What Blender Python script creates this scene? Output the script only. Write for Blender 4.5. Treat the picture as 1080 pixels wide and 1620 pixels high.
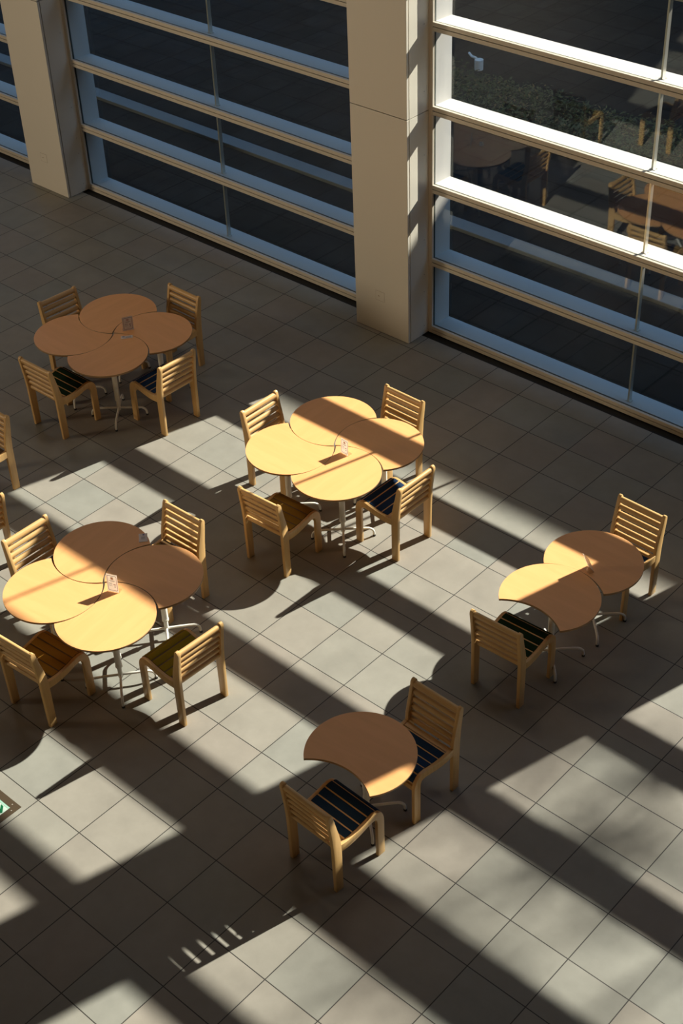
import bpy, bmesh, math, random
from mathutils import Vector, Matrix

sc = bpy.context.scene
for o in list(bpy.data.objects):
    bpy.data.objects.remove(o)
R = math.radians

# ------------------------------------------------------------------ camera
cam_data = bpy.data.cameras.new('camera')
cam = bpy.data.objects.new('camera', cam_data)
sc.collection.objects.link(cam)
sc.camera = cam
cam_data.sensor_fit = 'VERTICAL'
cam_data.sensor_height = 24.0
cam_data.sensor_width = 16.0
cam_data.lens = 2308.388 / 1620 * 24.0
cam_data.clip_end = 300
cam.matrix_world = (Matrix.Translation((6.62219, -6.38531, 8.81346)) @ Matrix.Rotation(0.759197, 4, 'Z')
                    @ Matrix.Rotation(0.905359, 4, 'X') @ Matrix.Rotation(-0.0447513, 4, 'Z'))

# ------------------------------------------------------------------ light and exposure
sc.view_settings.view_transform = 'Standard'
sc.view_settings.look = 'None'
sc.view_settings.gamma = 1.0
sc.view_settings.use_curve_mapping = False
sc.view_settings.exposure = 0.0
try:
    sc.cycles.max_bounces = 10
    sc.cycles.diffuse_bounces = 5
    sc.cycles.transparent_max_bounces = 24
    sc.cycles.sample_clamp_indirect = 6.0
    sc.cycles.caustics_reflective = False
    sc.cycles.caustics_refractive = False
except Exception:
    pass

SUN_DIR = Vector((-0.282, -1.0, -0.665)).normalized()
SUN_POWER = 14.5
SKY_POWER = 1.25

sun_data = bpy.data.lights.new('sun', 'SUN')
sun_data.energy = SUN_POWER
sun_data.angle = R(0.55)
sun_data.color = (1.0, 0.93, 0.84)
sun = bpy.data.objects.new('sun', sun_data)
sun.rotation_euler = SUN_DIR.to_track_quat('-Z', 'Y').to_euler()
sun.location = (8, 20, 14)
sc.collection.objects.link(sun)

# added unseen fill lights, warm: overhead by the glazing and low at the back
for (lx, ly, lz, sx, sy, pw, tilt, lc) in ((-9.0, 2.2, 10.9, 3.0, 1.2, 48.0, 0, (1.0, 0.88, 0.72)),
                                       (-3.0, 2.6, 10.9, 3.0, 1.2, 48.0, 0, (1.0, 0.88, 0.72)),
                                       (3.0, 2.6, 10.9, 3.0, 1.2, 22.0, 0, (1.0, 0.88, 0.72)),
                                       (-13.0, -11.5, 4.6, 4.0, 4.0, 190.0, 90, (1.0, 0.84, 0.62))):
    ld = bpy.data.lights.new('fill_light', 'AREA')
    ld.shape = 'RECTANGLE'
    ld.size = sx
    ld.size_y = sy
    ld.energy = pw
    ld.color = lc
    lo = bpy.data.objects.new('fill_light', ld)
    lo.location = (lx, ly, lz)
    lo.rotation_euler = (R(tilt), 0, 0)
    if tilt:
        ld.spread = R(80)
        lo.rotation_euler = (Vector((-5.5, 4.6, 1.8)) - lo.location).to_track_quat('-Z', 'Y').to_euler()
    sc.collection.objects.link(lo)

world = bpy.data.worlds.new('sky')
sc.world = world
world.use_nodes = True
wn = world.node_tree.nodes
wl = world.node_tree.links
wn.clear()
wo = wn.new('ShaderNodeOutputWorld')
wb = wn.new('ShaderNodeBackground')
wtc = wn.new('ShaderNodeTexCoord')
wsep = wn.new('ShaderNodeSeparateXYZ')
wr = wn.new('ShaderNodeValToRGB')
wr.color_ramp.elements[0].position = 0.0
wr.color_ramp.elements[0].color = (0.40, 0.62, 0.90, 1)
wr.color_ramp.elements[1].position = 0.7
wr.color_ramp.elements[1].color = (0.22, 0.45, 0.85, 1)
wb.inputs['Strength'].default_value = SKY_POWER
wl.new(wtc.outputs['Generated'], wsep.inputs[0])
wl.new(wsep.outputs['Z'], wr.inputs[0])
wl.new(wr.outputs[0], wb.inputs['Color'])
wl.new(wb.outputs[0], wo.inputs['Surface'])


# ------------------------------------------------------------------ materials
def new_mat(name):
    m = bpy.data.materials.new(name)
    m.use_nodes = True
    return m, m.node_tree.nodes, m.node_tree.links, m.node_tree.nodes['Principled BSDF']


def plain(name, col, rough=0.5, metal=0.0, spec=0.5, var=0.06, scale=6.0, bump=0.0):
    m, n, l, b = new_mat(name)
    b.inputs['Roughness'].default_value = rough
    b.inputs['Metallic'].default_value = metal
    b.inputs['Specular IOR Level'].default_value = spec
    tc = n.new('ShaderNodeTexCoord')
    nz = n.new('ShaderNodeTexNoise')
    nz.inputs['Scale'].default_value = scale
    nz.inputs['Detail'].default_value = 4
    mx = n.new('ShaderNodeMix')
    mx.data_type = 'RGBA'
    mx.inputs[6].default_value = (*[c * (1 - var) for c in col], 1)
    mx.inputs[7].default_value = (*[min(1, c * (1 + var)) for c in col], 1)
    l.new(tc.outputs['Object'], nz.inputs['Vector'])
    l.new(nz.outputs['Fac'], mx.inputs[0])
    l.new(mx.outputs[2], b.inputs['Base Color'])
    if bump:
        bp = n.new('ShaderNodeBump')
        bp.inputs['Strength'].default_value = bump
        bp.inputs['Distance'].default_value = 0.002
        l.new(nz.outputs['Fac'], bp.inputs['Height'])
        l.new(bp.outputs[0], b.inputs['Normal'])
    return m


def wood(name, col, dark, rough=0.4, stretch=(1.2, 26.0, 26.0), spec=0.5, coat=0.0):
    m, n, l, b = new_mat(name)
    b.inputs['Roughness'].default_value = rough
    b.inputs['Specular IOR Level'].default_value = spec
    b.inputs['Coat Weight'].default_value = coat
    b.inputs['Coat Roughness'].default_value = 0.25
    tc = n.new('ShaderNodeTexCoord')
    mp = n.new('ShaderNodeMapping')
    mp.inputs['Scale'].default_value = stretch
    nz = n.new('ShaderNodeTexNoise')
    nz.inputs['Scale'].default_value = 1.6
    nz.inputs['Detail'].default_value = 6
    nz.inputs['Distortion'].default_value = 0.6
    rp = n.new('ShaderNodeValToRGB')
    rp.color_ramp.elements[0].position = 0.3
    rp.color_ramp.elements[0].color = (*dark, 1)
    rp.color_ramp.elements[1].position = 0.65
    rp.color_ramp.elements[1].color = (*col, 1)
    l.new(tc.outputs['Object'], mp.inputs[0])
    l.new(mp.outputs[0], nz.inputs['Vector'])
    l.new(nz.outputs['Fac'], rp.inputs[0])
    l.new(rp.outputs[0], b.inputs['Base Color'])
    return m


M = {}
M['beech'] = wood('beech', (0.66, 0.41, 0.165), (0.58, 0.345, 0.13), 0.38)
M['beech_post'] = wood('beech_post', (0.66, 0.41, 0.165), (0.58, 0.345, 0.13), 0.38, (26, 26, 1.2))
M['birch'] = wood('birch_top', (0.90, 0.436, 0.166), (0.84, 0.40, 0.146), 0.42, (1.4, 9, 9), 0.5)
M['edge'] = plain('birch_edge', (0.35, 0.2, 0.08), 0.5)
M['enamel'] = plain('cream_enamel', (0.80, 0.78, 0.70), 0.35)
M['rubber'] = plain('black_rubber', (0.015, 0.015, 0.015), 0.7)
M['panel'] = plain('cream_panel', (0.74, 0.68, 0.57), 0.5, var=0.02, scale=1.5)
M['frame'] = plain('cream_frame', (0.62, 0.55, 0.44), 0.42, var=0.02, scale=3)
M['sill'] = plain('white_sill', (0.56, 0.53, 0.49), 0.5, var=0.05, scale=5)
M['dark'] = plain('dark_joint', (0.012, 0.014, 0.012), 0.7)
M['gasket'] = plain('green_gasket', (0.03, 0.045, 0.04), 0.4)
M['channel'] = plain('dark_channel', (0.012, 0.011, 0.010), 0.8)
M['steel'] = plain('steel', (0.62, 0.58, 0.50), 0.3, 0.7)
M['plaster'] = plain('warm_plaster', (0.30, 0.20, 0.11), 0.8, var=0.03, scale=1)
M['bronze'] = plain('bronze_frame', (0.075, 0.05, 0.028), 0.45, 0.2)
M['navy'] = plain('navy_fabric', (0.016, 0.040, 0.095), 0.9, spec=0.1, var=0.15, scale=300)
M['green'] = plain('dark_green_fabric', (0.012, 0.03, 0.014), 0.9, spec=0.1, var=0.15, scale=300)
M['brown'] = plain('brown_fabric', (0.24, 0.135, 0.022), 0.9, spec=0.1, var=0.15, scale=300)
M['amber'] = plain('amber_brown_fabric', (0.33, 0.17, 0.025), 0.9, spec=0.1, var=0.15, scale=300)
M['olive'] = plain('olive_fabric', (0.28, 0.20, 0.015), 0.9, spec=0.1, var=0.15, scale=300)
M['brownwood'] = plain('brown_board', (0.10, 0.05, 0.012), 0.6)
M['paper'] = plain('white_paper', (0.92, 0.89, 0.85), 0.7, var=0.01)
_n, _l = M['paper'].node_tree.nodes, M['paper'].node_tree.links
_t = _n.new('ShaderNodeBsdfTranslucent')
_t.inputs[0].default_value = (0.95, 0.90, 0.84, 1)
_m = _n.new('ShaderNodeMixShader')
_m.inputs[0].default_value = 0.5
_l.new(_n['Principled BSDF'].outputs[0], _m.inputs[1])
_l.new(_t.outputs[0], _m.inputs[2])
_l.new(_m.outputs[0], _n['Material Output'].inputs['Surface'])
M['ink'] = plain('grey_ink', (0.22, 0.20, 0.20), 0.8)
M['pink'] = plain('pale_pink_ink', (0.62, 0.44, 0.40), 0.8)
M['redink'] = plain('red_ink', (0.42, 0.20, 0.19), 0.8)
M['blueink'] = plain('blue_ink', (0.14, 0.15, 0.30), 0.8)
M['signgreen'] = plain('sign_green', (0.0, 0.13, 0.045), 0.4)
M['signwhite'] = plain('sign_mint_white', (0.50, 0.62, 0.53), 0.3)
M['signbevel'] = plain('sign_pale_edge', (0.30, 0.50, 0.40), 0.3)
M['concrete'] = plain('kerb_concrete', (0.19, 0.19, 0.18), 0.85, var=0.15, scale=4)
M['soil'] = plain('soil', (0.02, 0.018, 0.012), 0.95, var=0.3)
M['bark'] = plain('bark', (0.10, 0.07, 0.045), 0.9, var=0.3)
M['blocker'] = plain('blocker_grey', (0.12, 0.12, 0.12), 0.8)
M['leaf'] = plain('leaf', (0.05, 0.062, 0.012), 0.6, var=0.5, scale=3)
M['leafdry'] = plain('leaf_dry', (0.14, 0.10, 0.03), 0.7, var=0.4, scale=3)
M['stake'] = plain('stake_wood', (0.30, 0.18, 0.07), 0.7)


def tile_mat(name, c1, c2, c3, size, joint, jointcol, rough, stain=0.12, spec=0.4):
    m, n, l, b = new_mat(name)
    b.inputs['Specular IOR Level'].default_value = spec

    def math_(op, a, bb=None, clamp=False):
        q = n.new('ShaderNodeMath')
        q.operation = op
        q.use_clamp = clamp
        for i, v in enumerate((a, bb)):
            if v is None:
                continue
            if isinstance(v, (int, float)):
                q.inputs[i].default_value = v
            else:
                l.new(v, q.inputs[i])
        return q.outputs[0]
    tc = n.new('ShaderNodeTexCoord')
    sp = n.new('ShaderNodeSeparateXYZ')
    l.new(tc.outputs['Object'], sp.inputs[0])
    ux = math_('DIVIDE', sp.outputs['X'], size)
    uy = math_('DIVIDE', sp.outputs['Y'], size)
    fx = math_('FRACT', ux)
    fy = math_('FRACT', uy)
    cx = math_('FLOOR', ux)
    cy = math_('FLOOR', uy)
    ex = math_('MINIMUM', fx, math_('SUBTRACT', 1.0, fx))
    ey = math_('MINIMUM', fy, math_('SUBTRACT', 1.0, fy))
    e = math_('MINIMUM', ex, ey)
    mask = math_('LESS_THAN', e, joint / size / 2)
    cv = n.new('ShaderNodeCombineXYZ')
    l.new(cx, cv.inputs[0])
    l.new(cy, cv.inputs[1])
    wnz = n.new('ShaderNodeTexWhiteNoise')
    wnz.noise_dimensions = '3D'
    l.new(cv.outputs[0], wnz.inputs['Vector'])
    rp = n.new('ShaderNodeValToRGB')
    rp.color_ramp.elements[0].position = 0.0
    rp.color_ramp.elements[0].color = (*c1, 1)
    rp.color_ramp.elements[1].position = 1.0
    rp.color_ramp.elements[1].color = (*c3, 1)
    el = rp.color_ramp.elements.new(0.5)
    el.color = (*c2, 1)
    l.new(wnz.outputs['Value'], rp.inputs[0])
    nz = n.new('ShaderNodeTexNoise')
    nz.inputs['Scale'].default_value = 2.3
    nz.inputs['Detail'].default_value = 8
    nz.inputs['Roughness'].default_value = 0.65
    off = n.new('ShaderNodeVectorMath')
    off.operation = 'MULTIPLY_ADD'
    l.new(wnz.outputs['Color'], off.inputs[0])
    off.inputs[1].default_value = (7, 7, 7)
    l.new(tc.outputs['Object'], off.inputs[2])
    l.new(off.outputs[0], nz.inputs['Vector'])
    mr = n.new('ShaderNodeMapRange')
    mr.inputs['From Min'].default_value = 0.3
    mr.inputs['From Max'].default_value = 0.7
    mr.inputs['To Min'].default_value = 1 - stain
    mr.inputs['To Max'].default_value = 1 + stain
    l.new(nz.outputs['Fac'], mr.inputs[0])
    vm = n.new('ShaderNodeVectorMath')
    vm.operation = 'SCALE'
    l.new(rp.outputs[0], vm.inputs[0])
    l.new(mr.outputs[0], vm.inputs['Scale'])
    mx = n.new('ShaderNodeMix')
    mx.data_type = 'RGBA'
    l.new(mask, mx.inputs[0])
    l.new(vm.outputs[0], mx.inputs[6])
    mx.inputs[7].default_value = (*jointcol, 1)
    l.new(mx.outputs[2], b.inputs['Base Color'])
    mr2 = n.new('ShaderNodeMapRange')
    mr2.inputs['To Min'].default_value = rough - 0.06
    mr2.inputs['To Max'].default_value = rough + 0.08
    l.new(nz.outputs['Fac'], mr2.inputs[0])
    l.new(mr2.outputs[0], b.inputs['Roughness'])
    bp = n.new('ShaderNodeBump')
    bp.inputs['Strength'].default_value = 0.25
    bp.inputs['Distance'].default_value = 0.002
    l.new(math_('SUBTRACT', 1.0, mask), bp.inputs['Height'])
    l.new(bp.outputs[0], b.inputs['Normal'])
    return m


M['floor'] = tile_mat('stone_tiles', (0.270, 0.238, 0.198), (0.262, 0.242, 0.202), (0.240, 0.236, 0.204), 0.5, 0.008,
                      (0.035, 0.03, 0.025), 0.55)
M['paving'] = tile_mat('dark_paving', (0.030, 0.028, 0.025), (0.022, 0.021, 0.019), (0.026, 0.025, 0.024), 0.6, 0.022,
                       (0.006, 0.006, 0.006), 0.8, 0.35, 0.05)


def glass_mat():
    m, n, l, b = new_mat('window_glass')
    n.remove(b)
    out = n['Material Output']
    geo = n.new('ShaderNodeNewGeometry')
    dt = n.new('ShaderNodeVectorMath')
    dt.operation = 'DOT_PRODUCT'
    l.new(geo.outputs['Incoming'], dt.inputs[0])
    l.new(geo.outputs['Normal'], dt.inputs[1])

    def mt(op, a, c):
        q = n.new('ShaderNodeMath')
        q.operation = op
        for i, v in enumerate((a, c)):
            if v is None:
                continue
            if isinstance(v, (int, float)):
                q.inputs[i].default_value = v
            else:
                l.new(v, q.inputs[i])
        return q.outputs[0]
    a = mt('ABSOLUTE', dt.outputs['Value'], None)
    s = mt('POWER', mt('SUBTRACT', 1.0, a), 5.0)
    f = mt('ADD', mt('MULTIPLY', s, 0.93), 0.06)
    tr = n.new('ShaderNodeBsdfTransparent')
    tr.inputs[0].default_value = (0.93, 0.96, 0.95, 1)
    gl = n.new('ShaderNodeBsdfGlossy')
    gl.inputs['Roughness'].default_value = 0.0
    mx = n.new('ShaderNodeMixShader')
    l.new(f, mx.inputs[0])
    l.new(tr.outputs[0], mx.inputs[1])
    l.new(gl.outputs[0], mx.inputs[2])
    l.new(mx.outputs[0], out.inputs['Surface'])
    return m


M['glass'] = glass_mat()


def acrylic_mat():
    m, n, l, b = new_mat('clear_acrylic')
    n.remove(b)
    out = n['Material Output']
    tr = n.new('ShaderNodeBsdfTransparent')
    tr.inputs[0].default_value = (0.97, 0.97, 0.96, 1)
    gl = n.new('ShaderNodeBsdfGlossy')
    gl.inputs['Roughness'].default_value = 0.05
    mx = n.new('ShaderNodeMixShader')
    mx.inputs[0].default_value = 0.07
    l.new(tr.outputs[0], mx.inputs[1])
    l.new(gl.outputs[0], mx.inputs[2])
    l.new(mx.outputs[0], out.inputs['Surface'])
    return m


M['acrylic'] = acrylic_mat()


# ------------------------------------------------------------------ mesh helpers
def link(o, parent=None):
    sc.collection.objects.link(o)
    if parent:
        o.parent = parent
    return o


def mesh_from(name, bm, mat, smooth=False):
    bmesh.ops.recalc_face_normals(bm, faces=bm.faces[:])
    me = bpy.data.meshes.new(name)
    bm.to_mesh(me)
    bm.free()
    for mm in (mat if isinstance(mat, (list, tuple)) else [mat]):
        me.materials.append(mm)
    if smooth:
        for p in me.polygons:
            p.use_smooth = True
        try:
            me.set_sharp_from_angle(angle=R(35))
        except Exception:
            pass
    return me


def obj(name, bm, mat, parent=None, smooth=False):
    return link(bpy.data.objects.new(name, mesh_from(name, bm, mat, smooth)), parent)


def tag(o, label, cat, group=None, kind=None):
    o['label'] = label
    o['category'] = cat
    if group:
        o['group'] = group
    if kind:
        o['kind'] = kind
    return o


def empty(name, loc=(0, 0, 0), rz=0.0):
    o = bpy.data.objects.new(name, None)
    o.empty_display_size = 0.1
    o.location = loc
    o.rotation_euler = (0, 0, rz)
    return link(o)


def copy_tree(o, parent=None):
    c = o.copy()
    link(c, parent)
    for ch in [x for x in bpy.data.objects if x.parent == o]:
        copy_tree(ch, c)
    return c


def box(bm, x0, x1, y0, y1, z0, z1, mi=0):
    vs = [bm.verts.new(v) for v in ((x0, y0, z0), (x1, y0, z0), (x1, y1, z0), (x0, y1, z0),
                                    (x0, y0, z1), (x1, y0, z1), (x1, y1, z1), (x0, y1, z1))]
    fs = [bm.faces.new([vs[i] for i in f]) for f in
          ((0, 3, 2, 1), (4, 5, 6, 7), (0, 1, 5, 4), (1, 2, 6, 5), (2, 3, 7, 6), (3, 0, 4, 7))]
    for f in fs:
        f.material_index = mi
    return vs


def bevel(bm, w, seg=2):
    bmesh.ops.recalc_face_normals(bm, faces=bm.faces[:])
    es = [e for e in bm.edges if len(e.link_faces) == 2 and e.calc_face_angle(0) > R(50)]
    bmesh.ops.bevel(bm, geom=es, offset=w, segments=seg, affect='EDGES', profile=0.6)


def poly_x(bm, pts, x0, x1):
    """polygon given in (y, z), pulled out along x"""
    a = [bm.verts.new((x0, y, z)) for y, z in pts]
    b = [bm.verts.new((x1, y, z)) for y, z in pts]
    bm.faces.new(a)
    bm.faces.new(b[::-1])
    k = len(pts)
    for i in range(k):
        j = (i + 1) % k
        bm.faces.new((a[j], a[i], b[i], b[j]))


def poly_z(bm, pts, z0, z1, mi_side=0, mi_top=0):
    a = [bm.verts.new((x, y, z0)) for x, y in pts]
    b = [bm.verts.new((x, y, z1)) for x, y in pts]
    bm.faces.new(a[::-1])
    f = bm.faces.new(b)
    f.material_index = mi_top
    k = len(pts)
    for i in range(k):
        j = (i + 1) % k
        f = bm.faces.new((a[i], a[j], b[j], b[i]))
        f.material_index = mi_side
        f.smooth = True


def tube(bm, pts, r, n=12, r2=None):
    pts = [Vector(p) for p in pts]
    rings = []
    up = Vector((0.123, 0.456, 0.88)).normalized()
    for i, p in enumerate(pts):
        if i == 0:
            d = pts[1] - p
        elif i == len(pts) - 1:
            d = p - pts[-2]
        else:
            d = (pts[i + 1] - p).normalized() + (p - pts[i - 1]).normalized()
        d.normalize()
        if i == 0:
            u = d.cross(up).normalized()
        else:
            u = (u - d * u.dot(d)).normalized()
        v = d.cross(u).normalized()
        rr = r if r2 is None else r + (r2 - r) * i / (len(pts) - 1)
        rings.append([bm.verts.new(p + (u * math.cos(t) + v * math.sin(t)) * rr)
                      for t in [2 * math.pi * k / n for k in range(n)]])
    for a, b in zip(rings, rings[1:]):
        for k in range(n):
            bm.faces.new((a[k], a[(k + 1) % n], b[(k + 1) % n], b[k]))
    bm.faces.new(rings[0][::-1])
    bm.faces.new(rings[-1])


def structure(name, bm, mat, parent=None, smooth=False):
    o = obj(name, bm, mat, parent, smooth)
    if parent is None:
        o['kind'] = 'structure'
    return o


# ------------------------------------------------------------------ room shell
XL, XR, YB, ZT = -15.45, 9.45, -12.0, 11.0
PIT = 0.885
RAILS = [0.045] + [0.912 + PIT * k for k in range(10)]     # rail centre heights
HR = 0.047
ZW = RAILS[-1] + HR

bm = bmesh.new(); box(bm, XL - 0.2, XR + 0.2, YB - 0.2, 4.80, -0.3, 0.0)
structure('floor', bm, M['floor'])
bm = bmesh.new(); box(bm, XL - 0.2, XR + 0.2, YB - 0.2, 5.25, ZT, ZT + 0.3)
structure('ceiling', bm, M['plaster'])
bm = bmesh.new(); box(bm, XL - 0.2, XL, YB, 5.25, 0, ZT)
structure('wall_left', bm, M['plaster'])
bm = bmesh.new(); box(bm, XR, XR + 0.2, YB, 5.25, 0, ZT)
structure('wall_right', bm, M['plaster'])
bm = bmesh.new(); box(bm, XL - 0.2, XR + 0.2, YB - 0.2, YB, 0, ZT)
structure('wall_back', bm, M['plaster'])
bm = bmesh.new(); box(bm, XL, XR, 4.92, 5.25, ZW, ZT)
structure('wall_front', bm, M['plaster'])
# dark recessed channel between the last tile and the glazing
bm = bmesh.new(); box(bm, XL, XR, 4.80, 5.25, -0.3, -0.02)
structure('trim_channel', bm, M['channel'])

# pillars
SP = 6.04
for k in (-2, -1, 0, 1):
    x0, x1 = -3.378 + SP * k, -2.590 + SP * k
    root = empty('pillar', ((x0 + x1) / 2, 4.9, 0))
    root['kind'] = 'structure'
    lx0, lx1 = x0 - root.location.x, x1 - root.location.x
    ly = lambda y: y - 4.9
    bm = bmesh.new(); box(bm, lx0 + 0.012, lx1 - 0.012, ly(4.575), ly(5.24), 0.0, ZT)
    obj('core', bm, M['dark'], root)
    zs = [(0.004, 2.676), (2.684, 5.356), (5.364, 8.036), (8.044, ZT)]
    bm = bmesh.new()
    for a, b in zs:
        box(bm, lx0, lx1, ly(4.56), ly(4.592), a, b)
    bevel(bm, 0.003, 2)
    obj('front_panel', bm, M['panel'], root)
    for s, xa, xb in ((-1, lx0, lx0 + 0.02), (1, lx1 - 0.02, lx1)):
        bm = bmesh.new()
        for a, b in zs:
            box(bm, xa, xb, ly(4.603), ly(5.245), a, b)
        xs = xb if s > 0 else xa
        for z in (0.11, 0.55, 0.77, 1.2, 2.2, 2.9, 3.6, 4.6):
            box(bm, xs - 0.0015, xs + 0.0015, ly(4.838), ly(4.846), z, z + 0.008, 1)
        obj('side_panel', bm, [M['panel'], M['ink']], root)
    # flush service plate low on the front
    bm = bmesh.new()
    px = -3.008 + SP * k - root.location.x
    w, h, zc = 0.066, 0.058, 0.475
    for a in ((px - w, px + w, zc - h - 0.002, zc - h), (px - w, px + w, zc + h, zc + h + 0.002),
              (px - w, px - w + 0.002, zc - h, zc + h), (px + w - 0.002, px + w, zc - h, zc + h)):
        box(bm, a[0], a[1], ly(4.5588), ly(4.561), a[2], a[3], 1)
    box(bm, px - w + 0.002, px + w - 0.002, ly(4.5585), ly(4.561), zc - h, zc + h, 0)
    box(bm, px - 0.028, px - 0.008, ly(4.558), ly(4.559), zc - 0.006, zc + 0.002, 1)
    obj('service_plate', bm, [M['panel'], M['plaster']], root)

# window bays
for w, k in enumerate((-2, -1, 0, 1)):
    x0, x1 = -2.600 + SP * k, -3.368 + SP * (k + 1)      # between pillars
    root = empty('window_%d' % (w + 1), ((x0 + x1) / 2, 4.92, 0))
    root['kind'] = 'structure'
    ox = root.location.x
    a, b = x0 - ox, x1 - ox
    Y = lambda y: y - 4.92
    jw = 0.062
    bm = bmesh.new()
    gs = bmesh.new()
    sl = bmesh.new()
    for i, zc in enumerate(RAILS):
        box(bm, a + jw, b - jw, Y(4.912), Y(4.945), zc + 0.004, zc + HR)
        box(bm, a + jw, b - jw, Y(4.915), Y(4.945), zc - HR, zc - 0.004)
        box(gs, a + jw, b - jw, Y(4.926), Y(4.942), zc - 0.004, zc + 0.004)
        if i == 5:                                        # deeper rail at the upper level
            box(bm, a + jw, b - jw, Y(4.912), Y(4.945), zc + HR, zc + HR + 0.09)
            box(sl, a + 0.05, b - 0.05, Y(4.975), Y(5.235), zc - 0.10, zc + 0.10)
    box(bm, a, a + jw, Y(4.914), Y(4.945), 0, ZW)
    box(bm, b - jw, b, Y(4.914), Y(4.945), 0, ZW)
    bevel(bm, 0.0025, 1)
    obj('window_frame', bm, M['frame'], root)
    for i, zc in enumerate(RAILS):
        box(gs, a + jw - 0.01, b - jw + 0.01, Y(4.958), Y(4.974), zc - 0.03, zc + HR - 0.016)
    for xa in (a + jw - 0.012, b - jw + 0.004):
        box(gs, xa, xa + 0.008, Y(4.958), Y(4.974), 0.05, ZW)
    obj('gasket', gs, M['gasket'], root)
    gl = bmesh.new()
    box(gl, a + 0.03, b - 0.03, Y(4.947), Y(4.956), 0.05, ZW - 0.01)
    obj('glass', gl, M['glass'], root)
    # outer sills, sloping a little outwards, and white reveals
    for i, zc in enumerate(RAILS[:-1]):
        zt = zc + HR - 0.008
        if i == 5:
            zt = zc + 0.125
        vs = box(sl, a + 0.05, b - 0.05, Y(4.975), Y(5.235), zt - 0.035, zt)
        for v in vs:
            if v.co.y > Y(5.1):
                v.co.z -= 0.012
    obj('window_sill', sl, M['sill'], root)
    rv = bmesh.new()
    box(rv, a + 0.012, a + 0.052, Y(4.972), Y(5.24), 0, ZW)
    box(rv, b - 0.052, b - 0.012, Y(4.972), Y(5.24), 0, ZW)
    obj('reveal', rv, M['sill'], root)
    mx_ = 0.05 + SP * k - ox if True else 0
    for i, (zc, zn) in enumerate(zip(RAILS[:-1], RAILS[1:])):
        mb = bmesh.new()
        z0 = zc + HR - 0.012
        box(mb, mx_ - 0.010, mx_ + 0.010, Y(5.02), Y(5.07), z0 + 0.004, zn + 0.01)
        box(mb, mx_ - 0.03, mx_ + 0.03, Y(5.022), Y(5.068), z0 + 0.001, z0 + 0.007)
        obj('mullion', mb, M['steel'], root)

# ------------------------------------------------------------------ outside
bm = bmesh.new(); box(bm, -30, 22, 5.25, 36, -0.3, -0.02)
structure('ground', bm, M['paving'])
bm = bmesh.new(); box(bm, -30, 22, 7.10, 7.33, -0.1, 0.03)
bevel(bm, 0.01, 2)
structure('kerb', bm, M['concrete'])
# unseen blocks, added and stepped to keep sun off left bays and low panes
bm = bmesh.new()
box(bm, -30, 0.75, 18, 24, -0.1, 17.0)
structure('sun_blocker_tall', bm, M['blocker'])
bm = bmesh.new()
box(bm, 0.75, 22, 18, 21, -0.1, 10.12)
structure('sun_blocker_low', bm, M['blocker'])

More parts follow.
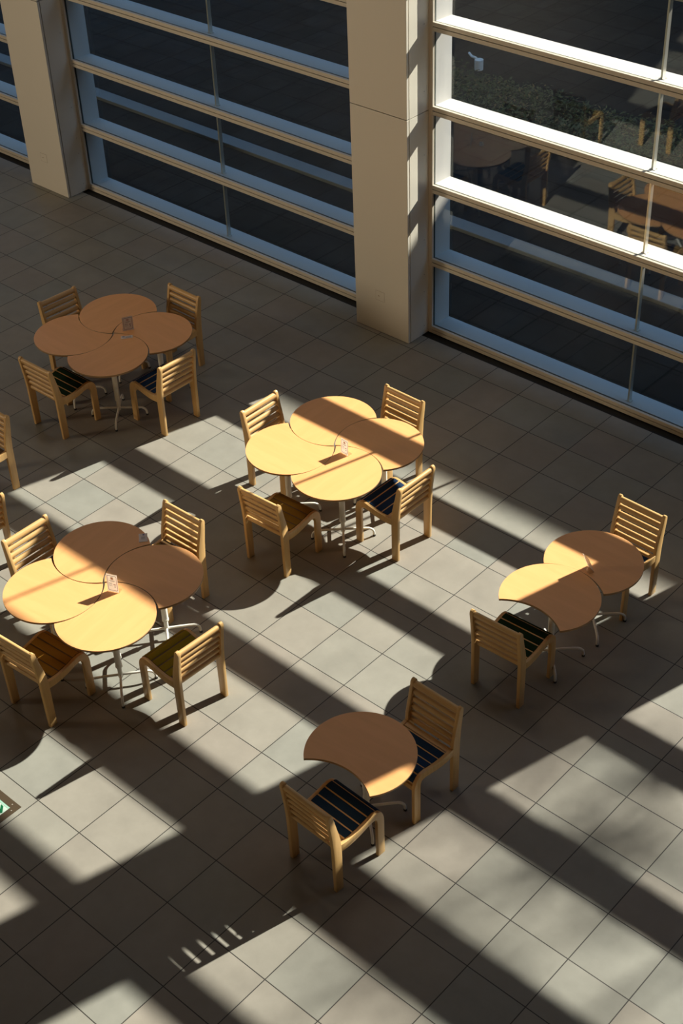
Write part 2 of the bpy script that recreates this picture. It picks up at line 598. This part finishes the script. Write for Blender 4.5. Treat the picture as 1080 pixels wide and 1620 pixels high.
# ------------------------------------------------------------------ chairs
def build_chair():
    root = empty('slatted_chair')
    rear = [(-0.256, 0), (-0.262, 0.33), (-0.265, 0.48), (-0.276, 0.62), (-0.292, 0.75), (-0.301, 0.82), (-0.300, 0.843),
            (-0.291, 0.857), (-0.277, 0.862), (-0.264, 0.857), (-0.254, 0.842), (-0.246, 0.80), (-0.224, 0.70),
            (-0.205, 0.62), (-0.191, 0.55), (-0.184, 0.47), (-0.183, 0.40), (-0.185, 0)]
    front = [(0.264, 0), (0.264, 0.36), (0.261, 0.40), (0.253, 0.435), (0.240, 0.462), (0.222, 0.482), (0.195, 0.496),
             (0.165, 0.502), (0.13, 0.499), (0.07, 0.486), (0, 0.474), (-0.07, 0.468), (-0.13, 0.470), (-0.186, 0.478),
             (-0.186, 0.404), (-0.12, 0.397), (-0.05, 0.399), (0.02, 0.410), (0.09, 0.427), (0.135, 0.436),
             (0.160, 0.436), (0.178, 0.427), (0.189, 0.407), (0.193, 0.37), (0.194, 0)]
    for s in (-1, 1):
        xa, xb = sorted((s * 0.215, s * 0.247))
        bm = bmesh.new(); poly_x(bm, rear, xa, xb); bevel(bm, 0.004, 2)
        obj('leg', bm, M['beech_post'], root, True)
        bm = bmesh.new(); poly_x(bm, front, xa + 0.001, xb - 0.001); bevel(bm, 0.004, 2)
        obj('leg', bm, M['beech_post'], root, True)
    # six rounded back slats
    bm = bmesh.new()
    for i, (y, z) in enumerate([(-0.272, 0.818), (-0.262, 0.748), (-0.250, 0.680), (-0.240, 0.612), (-0.231, 0.545),
                                (-0.226, 0.478)]):
        n = 16
        hz, hy = (0.029, 0.023) if i == 0 else (0.0245, 0.019)
        lean = 0.16 if i < 4 else 0.05
        pts = []
        for q in range(n):
            t = 2 * math.pi * q / n
            c, s_ = math.cos(t), math.sin(t)
            py = hy * math.copysign(abs(c) ** 0.95, c)
            pz = hz * math.copysign(abs(s_) ** 0.95, s_)
            pts.append((y + py - lean * pz, z + pz))
        poly_x(bm, pts, -0.216, 0.216)
    obj('backrest', bm, M['beech'], root, True)
    # seat boards
    def top(y):
        P = [(-0.186, 0.478), (-0.13, 0.470), (-0.07, 0.468), (0, 0.474), (0.07, 0.486), (0.13, 0.499), (0.165, 0.502),
             (0.195, 0.496), (0.222, 0.482), (0.240, 0.462), (0.253, 0.435)]
        return P
    P = top(0)
    # arc-length sampling
    seg = [0]
    for p, q in zip(P, P[1:]):
        seg.append(seg[-1] + math.dist(p, q))

    def at(s):
        s = max(0, min(seg[-1] - 1e-6, s))
        for i in range(len(P) - 1):
            if seg[i + 1] >= s:
                t = (s - seg[i]) / (seg[i + 1] - seg[i])
                y = P[i][0] + (P[i + 1][0] - P[i][0]) * t
                z = P[i][1] + (P[i + 1][1] - P[i][1]) * t
                d = Vector((P[i + 1][0] - P[i][0], P[i + 1][1] - P[i][1])).normalized()
                return y, z, -d.y, d.x
    def strip(bm, s0, s1, h0, h1, n=5, rnd=0.0):
        up_, dn = [], []
        for i in range(n + 1):
            y, z, ny, nz_ = at(s0 + (s1 - s0) * i / n)
            hh = h1 - (rnd if i in (0, n) else 0)
            up_.append((y + ny * hh, z + nz_ * hh))
            dn.append((y + ny * h0, z + nz_ * h0))
        poly_x(bm, up_ + dn[::-1], -0.2145, 0.2145)
    L = seg[-1]
    bm = bmesh.new()
    strip(bm, 0.0, 0.046, -0.022, -0.006, 3)
    strip(bm, 0.060, L, -0.024, 0.0003, 24)
    seat = obj('seat', bm, M['beech'], root, True)
    bm = bmesh.new()
    w = (L - 0.070) / 5
    for i in range(5):
        a = 0.070 + i * w
        strip(bm, a, a + w - 0.012, -0.003, 0.0050, 6, 0.003)
    pad = obj('seat_pad', bm, M['navy'], root, True)
    bm = bmesh.new()
    box(bm, -0.214, 0.214, 0.226, 0.246, 0.345, 0.395)
    bevel(bm, 0.006, 2)
    obj('stretcher', bm, M['beech'], root, True)
    return root, pad, seat


chair0, pad0, seat0 = build_chair()
pad_mesh = {'navy': pad0.data}
for kx in ('green', 'brown', 'amber', 'olive'):
    me = pad0.data.copy()
    me.materials[0] = M[kx]
    pad_mesh[kx] = me
seat_mesh = {'light': seat0.data}
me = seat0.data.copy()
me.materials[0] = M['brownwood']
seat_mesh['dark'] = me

CH = [
    # x, y, yaw, fabric, label
    (-5.124, 1.850, -94.2, 'green', 'beech chair behind the left leaf of the shaded four-leaf table near the left window'),
    (-4.356, 2.541, 179.7, 'navy', 'beech chair between the shaded four-leaf table and the left window'),
    (-4.445, 1.072, 0.9, 'green', 'beech chair with dark green seat in front of the shaded four-leaf table'),
    (-3.653, 1.795, 89.0, 'navy', 'beech chair with dark navy seat at right end of the shaded four-leaf table'),
    (-1.885, 1.764, -90.2, 'navy', 'beech chair behind left leaf of the middle four-leaf table, shadow across its slats'),
    (-1.145, 2.494, 179.3, 'brown', 'beech chair on the pillar side of the middle four-leaf table'),
    (-1.098, 0.946, 2.5, 'brown', 'beech chair with plain brown seat in front of the middle four-leaf table'),
    (-0.449, 1.780, 89.5, 'navy', 'beech chair with blue seat half lit by sun beside the middle four-leaf table'),
    (-2.095, -0.974, -89.6, 'brown', 'beech chair behind left leaf of the sunlit lower-left four-leaf table'),
    (-1.461, -0.184, 181.0, 'olive', 'beech chair with sun-striped slats behind right leaf of lower-left four-leaf table'),
    (-1.297, -1.694, 3.9, 'amber', 'beech chair with amber brown seat in front of the sunlit lower-left four-leaf table'),
    (-0.433, -0.954, 88.0, 'olive', 'beech chair with olive seat at right side of the lower-left four-leaf table'),
    (1.619, 2.439, 178.3, 'navy', 'beech chair with glinting slats behind the pair of tables at the right edge'),
    (1.547, 0.972, 1.9, 'green', 'beech chair with dark green seat in front of the pair of tables at the right'),
    (1.684, -0.504, 178.4, 'navy', 'beech chair with navy seat pushed in behind the lone bitten-disc table'),
    (1.656, -1.365, -2.2, 'navy', 'beech chair with navy striped seat in front of the lone bitten-disc table'),
    (-4.150, -0.252, 179.5, 'brown', 'beech chair cut by left picture edge, in shade below the shaded four-leaf table'),
    (-3.214, -1.026, 90.0, 'brown', 'beech chair sliver at left picture edge, just behind the lower-left table chair'),
]
for i, (x, y, a, fab, label) in enumerate(CH):
    c = chair0 if i == 0 else chair0.copy()
    if i:
        link(c)
        for ch in [q for q in bpy.data.objects if q.parent == chair0]:
            d = ch.copy()
            link(d, c)
    c.location = (x, y, 0)
    c.rotation_euler = (0, 0, R(a))
    tag(c, label, 'chair', 'slatted beech chairs around the tables')
for i, (x, y, a, fab, label) in enumerate(CH):
    for q in bpy.data.objects:
        if q.parent and q.parent.get('label') == label:
            if q.name.startswith('seat_pad'):
                q.data = pad_mesh[fab]
                q['label'] = {'navy': 'navy', 'green': 'dark green', 'brown': 'brown', 'amber': 'amber brown', 'olive': 'olive'}[fab] + ' fabric seat strips'
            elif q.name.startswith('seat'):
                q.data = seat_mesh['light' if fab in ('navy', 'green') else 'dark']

# ------------------------------------------------------------------ tables
ZTOP = 0.745
TR, BITE_D, BITE_R = 0.422, 0.650, 0.472      # bite is taken out on the local -Y side


def build_table():
    root = empty('leaf_table')
    pts = []
    # circle intersections
    d = BITE_D
    yy = -(TR ** 2 - BITE_R ** 2 + d ** 2) / (2 * d)
    xx = math.sqrt(TR ** 2 - yy ** 2)
    a0 = math.atan2(yy, xx)
    a1 = math.atan2(yy, -xx)
    if a1 < a0:
        a1 += 2 * math.pi
    n = 90
    for i in range(n + 1):
        t = a0 + (a1 - a0) * i / n
        pts.append((TR * math.cos(t), TR * math.sin(t)))
    b0 = math.atan2(yy + d, -xx)
    b1 = math.atan2(yy + d, xx)
    m_ = 30
    for i in range(1, m_):
        t = b0 + (b1 - b0) * i / m_
        pts.append((BITE_R * math.cos(t), -d + BITE_R * math.sin(t)))
    bm = bmesh.new()
    poly_z(bm, pts, ZTOP - 0.020, ZTOP, 1, 0)
    obj('tabletop', bm, [M['birch'], M['edge']], root)
    hy = 0.055
    bm = bmesh.new()
    poly_z(bm, [(-0.13, hy - 0.13), (0.13, hy - 0.13), (0.13, hy + 0.13), (-0.13, hy + 0.13)], ZTOP - 0.026, ZTOP - 0.021)
    tube(bm, [(0, hy, 0.20), (0, hy, ZTOP - 0.026)], 0.0285, 20)
    tube(bm, [(0, hy, 0.075), (0, hy, 0.20)], 0.020, 20)
    tube(bm, [(0, hy, 0.196), (0, hy, 0.215)], 0.031, 20)
    obj('column', bm, M['enamel'], root, True)
    for q in range(4):
        t = math.pi / 4 + q * math.pi / 2
        c, s = math.cos(t), math.sin(t)
        path = [(0.01, 0.100), (0.10, 0.100), (0.20, 0.099), (0.245, 0.096), (0.272, 0.084), (0.288, 0.066), (0.294, 0.045), (0.296, 0.016)]
        bm = bmesh.new()
        tube(bm, [(c * r, hy + s * r, z) for r, z in path], 0.0115, 12)
        f = obj('leg', bm, M['enamel'], root, True)
        bm = bmesh.new()
        tube(bm, [(c * 0.296, hy + s * 0.296, 0.0), (c * 0.296, hy + s * 0.296, 0.018)], 0.0145, 14)
        obj('foot_cap', bm, M['rubber'], f, True)
    return root


table0 = build_table()
G4 = 'bitten disc table leaves'


def four(cx, cy, yaw, s, words):
    """four leaves in a pinwheel; each bites its neighbour"""
    out = []
    h = s / 2
    # (local centre, bite direction angle)
    for (lx, ly, bd, w) in ((h, -h, 180, words[0]), (-h, -h, 90, words[1]), (-h, h, 0, words[2]), (h, h, -90, words[3])):
        c, q = math.cos(R(yaw)), math.sin(R(yaw))
        out.append((cx + lx * c - ly * q, cy + lx * q + ly * c, bd + yaw + 90, w))
    return out


TB = []
TB += four(-4.4235, 1.826, -3.5, 0.604, (
    'birch disc table leaf nearest the camera in the shaded table cluster by left window',
    'birch disc table leaf on the left side of the shaded cluster by left window',
    'birch disc table leaf at the back of the shaded cluster by left window',
    'birch disc table leaf on the right side of the shaded cluster by left window'))
TB += four(-1.185, 1.790, -1.0, 0.604, (
    'front birch disc leaf of the middle table cluster, thin shadow line across it',
    'birch disc table leaf on the left side of the middle cluster, fully sunlit',
    'back birch disc leaf of the middle table cluster, crossed by a broad shadow',
    'right birch disc leaf of the middle table cluster, crossed by a broad shadow'))
TB += four(-1.371, -0.937, 6.2, 0.607, (
    'front birch disc leaf of the lower-left table cluster, fully sunlit',
    'left birch disc leaf of the lower-left table cluster, thin shadow line across it',
    'back birch disc leaf of the lower-left table cluster with a card near its edge',
    'right birch disc leaf of the lower-left table cluster, mostly in shade'))
TB += [(1.638, 1.325, 0, 'birch table with a curved bite cut out, front one of the pair at the right'),
       (1.661, 1.927, -1, 'birch disc table at the back of the pair at the right, behind the bitten one'),
       (1.582, -0.986, 4.0, 'lone birch table with a curved bite cut out between two navy-seat chairs')]
for i, (x, y, a, label) in enumerate(TB):
    t = table0 if i == 0 else copy_tree(table0)
    t.location = (x, y, 0)
    t.rotation_euler = (0, 0, R(a))
    tag(t, label, 'table', G4)


# ------------------------------------------------------------------ signs and cards on the tables
def rounded(w, h, r, n=6):
    out = []
    for cx, cy, a in ((w - r, h - r, 0), (-w + r, h - r, 90), (-w + r, -h + r, 180), (w - r, -h + r, 270)):
        for i in range(n + 1):
            t = R(a + 90 * i / n)
            out.append((cx + r * math.cos(t), cy + r * math.sin(t)))
    return out


def flat(bm, pts, y, mi=0, dy=0.0004):
    """polygon in (x, z) given a small thickness towards -y"""
    a = [bm.verts.new((px, y, pz)) for px, pz in pts]
    b = [bm.verts.new((px, y - dy, pz)) for px, pz in pts]
    f = bm.faces.new(a); f.material_index = mi
    f = bm.faces.new(b[::-1]); f.material_index = mi
    for i in range(len(pts)):
        j = (i + 1) % len(pts)
        f = bm.faces.new((a[i], b[i], b[j], a[j])); f.material_index = mi


def rect(cx, cz, w, h):
    return [(cx - w / 2, cz - h / 2), (cx + w / 2, cz - h / 2), (cx + w / 2, cz + h / 2), (cx - w / 2, cz + h / 2)]


def sign(x, y, yaw, w, h, label, lean=3.0):
    root = empty('table_sign', (x, y, ZTOP), R(yaw))
    T = Matrix.Translation((0, 0, 0)) @ Matrix.Rotation(R(-lean), 4, 'X')
    bm = bmesh.new()
    box(bm, -w / 2, w / 2, -0.0010, 0.0010, 0.0, h)
    box(bm, -w / 2, w / 2, 0.0, 0.055, 0.0, 0.002)
    bm.transform(T)
    for v in bm.verts:
        v.co.z = max(v.co.z, 0.0005)
    obj('card_holder', bm, M['acrylic'], root)
    bm = bmesh.new()
    box(bm, -w / 2 + 0.004, w / 2 - 0.004, -0.0018, -0.0012, 0.004, h - 0.003)
    bm.transform(T)
    p = obj('printed_card', bm, M['paper'], root)
    bm = bmesh.new()
    iw, ih = w * 0.40, h * 0.41
    ro, ri = rounded(iw, ih, 0.014), rounded(iw - 0.0035, ih - 0.0035, 0.0115)
    k = len(ro)
    for i in range(k):
        j = (i + 1) % k
        mx, mz = ro[i]
        f_ = [(ro[i][0], ro[i][1] + h / 2), (ro[j][0], ro[j][1] + h / 2), (ri[j][0], ri[j][1] + h / 2), (ri[i][0], ri[i][1] + h / 2)]
        flat(bm, f_, -0.0021, 1 if (mx > -iw * 0.9 and mz > -ih * 0.4) else 0)
    # heading block and lines of small print
    flat(bm, rect(0, h * 0.76, w * 0.22, h * 0.13), -0.0021, 2)
    random.seed(int(abs(x) * 100))
    for r_, (z, ww, n) in enumerate([(0.63, 0.52, 9), (0.60, 0.3, 5)]):
        for q in range(n):
            cx = (-ww / 2 + ww * (q + 0.5) / n) * w
            flat(bm, rect(cx, z * h, ww / n * w * 0.72, h * 0.02), -0.0021, 3)
    for z in (0.49, 0.44, 0.39, 0.34):
        for q in range(4):
            flat(bm, rect((-0.27 + 0.075 * q) * w, z * h, 0.055 * w, h * (0.022 if z == 0.49 else 0.012)), -0.0021, 3)
    flat(bm, rect(0.18 * w, 0.43 * h, 0.18 * w, h * 0.05), -0.0021, 0)
    flat(bm, rect(0.20 * w, 0.31 * h, 0.08 * w, h * 0.05), -0.0021, 3)
    bm.transform(T)
    obj('print', bm, [M['redink'], M['blueink'], M['pink'], M['ink']], p)
    tag(root, label, 'sign', 'small upright signs on the tables')


sign(-4.336, 1.972, 61.0, 0.122, 0.175, 'small upright printed sign on the shaded four-leaf table by left window', -2)
sign(-1.021, 1.746, -3.0, 0.102, 0.170, 'small upright printed sign on the middle four-leaf table casting a dark shadow', 3)
sign(-1.214, -0.962, 22.5, 0.110, 0.190, 'small upright printed sign on the sunlit lower-left table casting a dark shadow', 3)
sign(1.700, 1.830, 158.4, 0.103, 0.180, 'small sign seen edge-on where the two right-hand tables meet', 22)


def card(x, y, yaw, w, h, label, flip=False):
    bm = bmesh.new()
    box(bm, -w / 2, w / 2, -h / 2, h / 2, 0, 0.006 if flip else 0.003, 0)
    z = 0.0065 if flip else 0.0035
    if flip:
        for q in range(3):
            box(bm, -w * 0.22, w * 0.22, h * (0.08 - 0.12 * q) - 0.002, h * (0.08 - 0.12 * q) + 0.002, 0.0059, z, 1)
        bmesh.ops.create_cone(bm, cap_ends=True, segments=16, radius1=0.009, radius2=0.009, depth=0.001,
                              matrix=Matrix.Translation((0.004, h * 0.33, 0.0064)))
        for f in bm.faces[-18:]:
            f.material_index = 2
    else:
        box(bm, -w * 0.38, -w * 0.18, h * 0.05, h * 0.33, 0.0029, z, 2)
        for q in range(3):
            box(bm, -w * 0.1, w * 0.36, h * (0.05 - 0.15 * q) - 0.0015, h * (0.05 - 0.15 * q) + 0.0015, 0.0029, z, 1)
    o = obj('notice_card', bm, [M['paper'], M['ink'], M['blueink']])
    o.location = (x, y, ZTOP + 0.0005)
    o.rotation_euler = (0, 0, R(yaw))
    tag(o, label, 'card', None)


card(-4.245, 1.864, 52, 0.125, 0.055, 'small white card lying flat beside the sign on the shaded table')
card(-1.560, -0.316, 50, 0.075, 0.115, 'small white card with dark dot lying on back leaf of the lower-left table', True)

# ------------------------------------------------------------------ exit guide plate set in the floor
root = empty('floor_exit_sign', (-0.7315, -2.8155, 0))
bm = bmesh.new()
h = 0.1855
for a in ((-h, h, -h, -h + 0.062), (-h, h, h - 0.062, h), (-h, -h + 0.062, -h + 0.062, h - 0.062), (h - 0.062, h, -h + 0.062, h - 0.062)):
    box(bm, a[0], a[1], a[2], a[3], 0.0, 0.004)
fr = obj('frame', bm, M['bronze'], root)
for sx in (-1, 1):
    for sy in (-1, 1):
        for dx, dy in ((0.031, 0.075), (0.075, 0.031)):
            bm = bmesh.new()
            bmesh.ops.create_cone(bm, cap_ends=True, segments=12, radius1=0.006, radius2=0.005, depth=0.002,
                                  matrix=Matrix.Translation((sx * (h - dx), sy * (h - dy), 0.0045)))
            obj('screw', bm, M['steel'], fr)
bm = bmesh.new(); box(bm, -h + 0.062, h - 0.062, -h + 0.062, h - 0.062, 0.0, 0.002)
obj('sign_panel', bm, M['signwhite'], root)
bm = bmesh.new(); box(bm, -h + 0.062, h - 0.062, h - 0.080, h - 0.062, 0.0019, 0.003)
obj('panel_edge', bm, M['signbevel'], root)
# green arrow pointing to +x
bm = bmesh.new()
arrow = [(0.117, 0.050), (0.071, 0.0975), (0.039, 0.0995), (0.074, 0.0625), (-0.10, 0.0625), (-0.10, 0.0375),
         (0.074, 0.0375), (0.039, 0.0005), (0.071, 0.0025)]
poly_z(bm, arrow, 0.0019, 0.0031)
obj('arrow', bm, M['signgreen'], root)
tag(root, 'green and white exit arrow plate in a brown frame set in the floor', 'sign')

# ------------------------------------------------------------------ planting bed outside
rnd = random.Random(4)
bm = bmesh.new(); box(bm, -8.2, 3.0, 9.75, 11.25, -0.02, 0.06)
structure('ground_bed', bm, M['soil'])
bm = bmesh.new()
for i in range(14000):
    x, y = rnd.uniform(-8.1, 2.9), rnd.uniform(9.78, 11.22)
    hgt = 0.10 + 0.16 * (0.5 + 0.5 * math.sin(x * 3.1 + 1.3 * math.sin(y * 5))) * rnd.random()
    z = 0.06 + hgt * rnd.random()
    s = rnd.uniform(0.02, 0.045)
    t = rnd.uniform(0, 6.28)
    d = Vector((math.cos(t), math.sin(t), rnd.uniform(-0.3, 0.9))).normalized() * s
    e_ = Vector((-math.sin(t), math.cos(t), rnd.uniform(-0.2, 0.4))) * s * 0.45
    p = Vector((x, y, z))
    vs = [bm.verts.new(v) for v in (p - d, p + e_, p + d, p - e_)]
    f = bm.faces.new(vs)
    f.material_index = 1 if rnd.random() < 0.12 else 0
hedge = obj('ground_cover', bm, [M['leaf'], M['leafdry']])
tag(hedge, 'low leafy ground cover planting in the bed beyond the right window', 'plants', None, 'stuff')

# small pale tap fixture outside the window
root = empty('garden_fixture', (-7.02, 11.60, -0.02))
bm = bmesh.new(); tube(bm, [(0, 0, 0), (0, 0, 0.16)], 0.07, 20)
obj('body', bm, M['enamel'], root, True)
bm = bmesh.new(); tube(bm, [(-0.05, 0, 0.17), (-0.16, 0.02, 0.17), (-0.24, 0.05, 0.20)], 0.02, 10)
obj('handle', bm, M['enamel'], root, True)
tag(root, 'small pale cylindrical garden fixture standing outside the right window', 'garden fixture')


# tree outside to the right; its twigs soften the sunlight in the last bay
def tree(x, y, h, seed, label):
    rr = random.Random(seed)
    root = empty('street_tree', (x, y, -0.02))
    bm = bmesh.new()
    lf = bmesh.new()
    tube(bm, [(0, 0, 0), (0.05, 0.02, h * 0.4), (0.0, 0.05, h)], 0.13, 10, 0.03)

    def branch(p, d, ln, r, lev):
        q = p + d * ln
        mid = p + d * ln * 0.5 + Vector((rr.uniform(-1, 1), rr.uniform(-1, 1), rr.uniform(-1, 1))) * ln * 0.06
        tube(bm, [p, mid, q], r, 6, r * 0.5)
        if lev == 0:
            for _ in range(18):
                c = p + d * ln * rr.uniform(0.2, 1.1) + Vector((rr.gauss(0, 1), rr.gauss(0, 1), rr.gauss(0, 1))) * 0.22
                t = Vector((rr.gauss(0, 1), rr.gauss(0, 1), rr.gauss(0, 1))).normalized() * 0.085
                u = t.orthogonal().normalized() * 0.045
                lf.faces.new([lf.verts.new(v) for v in (c - t, c + u, c + t, c - u)])
            return
        for _ in range(4):
            nd = (d + Vector((rr.gauss(0, 1), rr.gauss(0, 1), rr.gauss(0, 0.6))) * 0.55).normalized()
            branch(p + d * ln * rr.uniform(0.45, 1.0), nd, ln * rr.uniform(0.5, 0.75), r * 0.5, lev - 1)
    for i in range(10):
        z = h * rr.uniform(0.68, 1.0)
        t = i * 2.4
        branch(Vector((0, 0.02, z)), Vector((math.cos(t), math.sin(t), 0.45)).normalized(), 1.7, 0.05, 2)
    obj('trunk', bm, M['bark'], root, True)
    f = obj('foliage', lf, M['leaf'], root)
    f['kind'] = 'stuff'
    tag(root, label, 'tree')


tree(11.6, 26.0, 20.0, 3, 'thin leafy tree standing outside beyond the right end of the glazing')
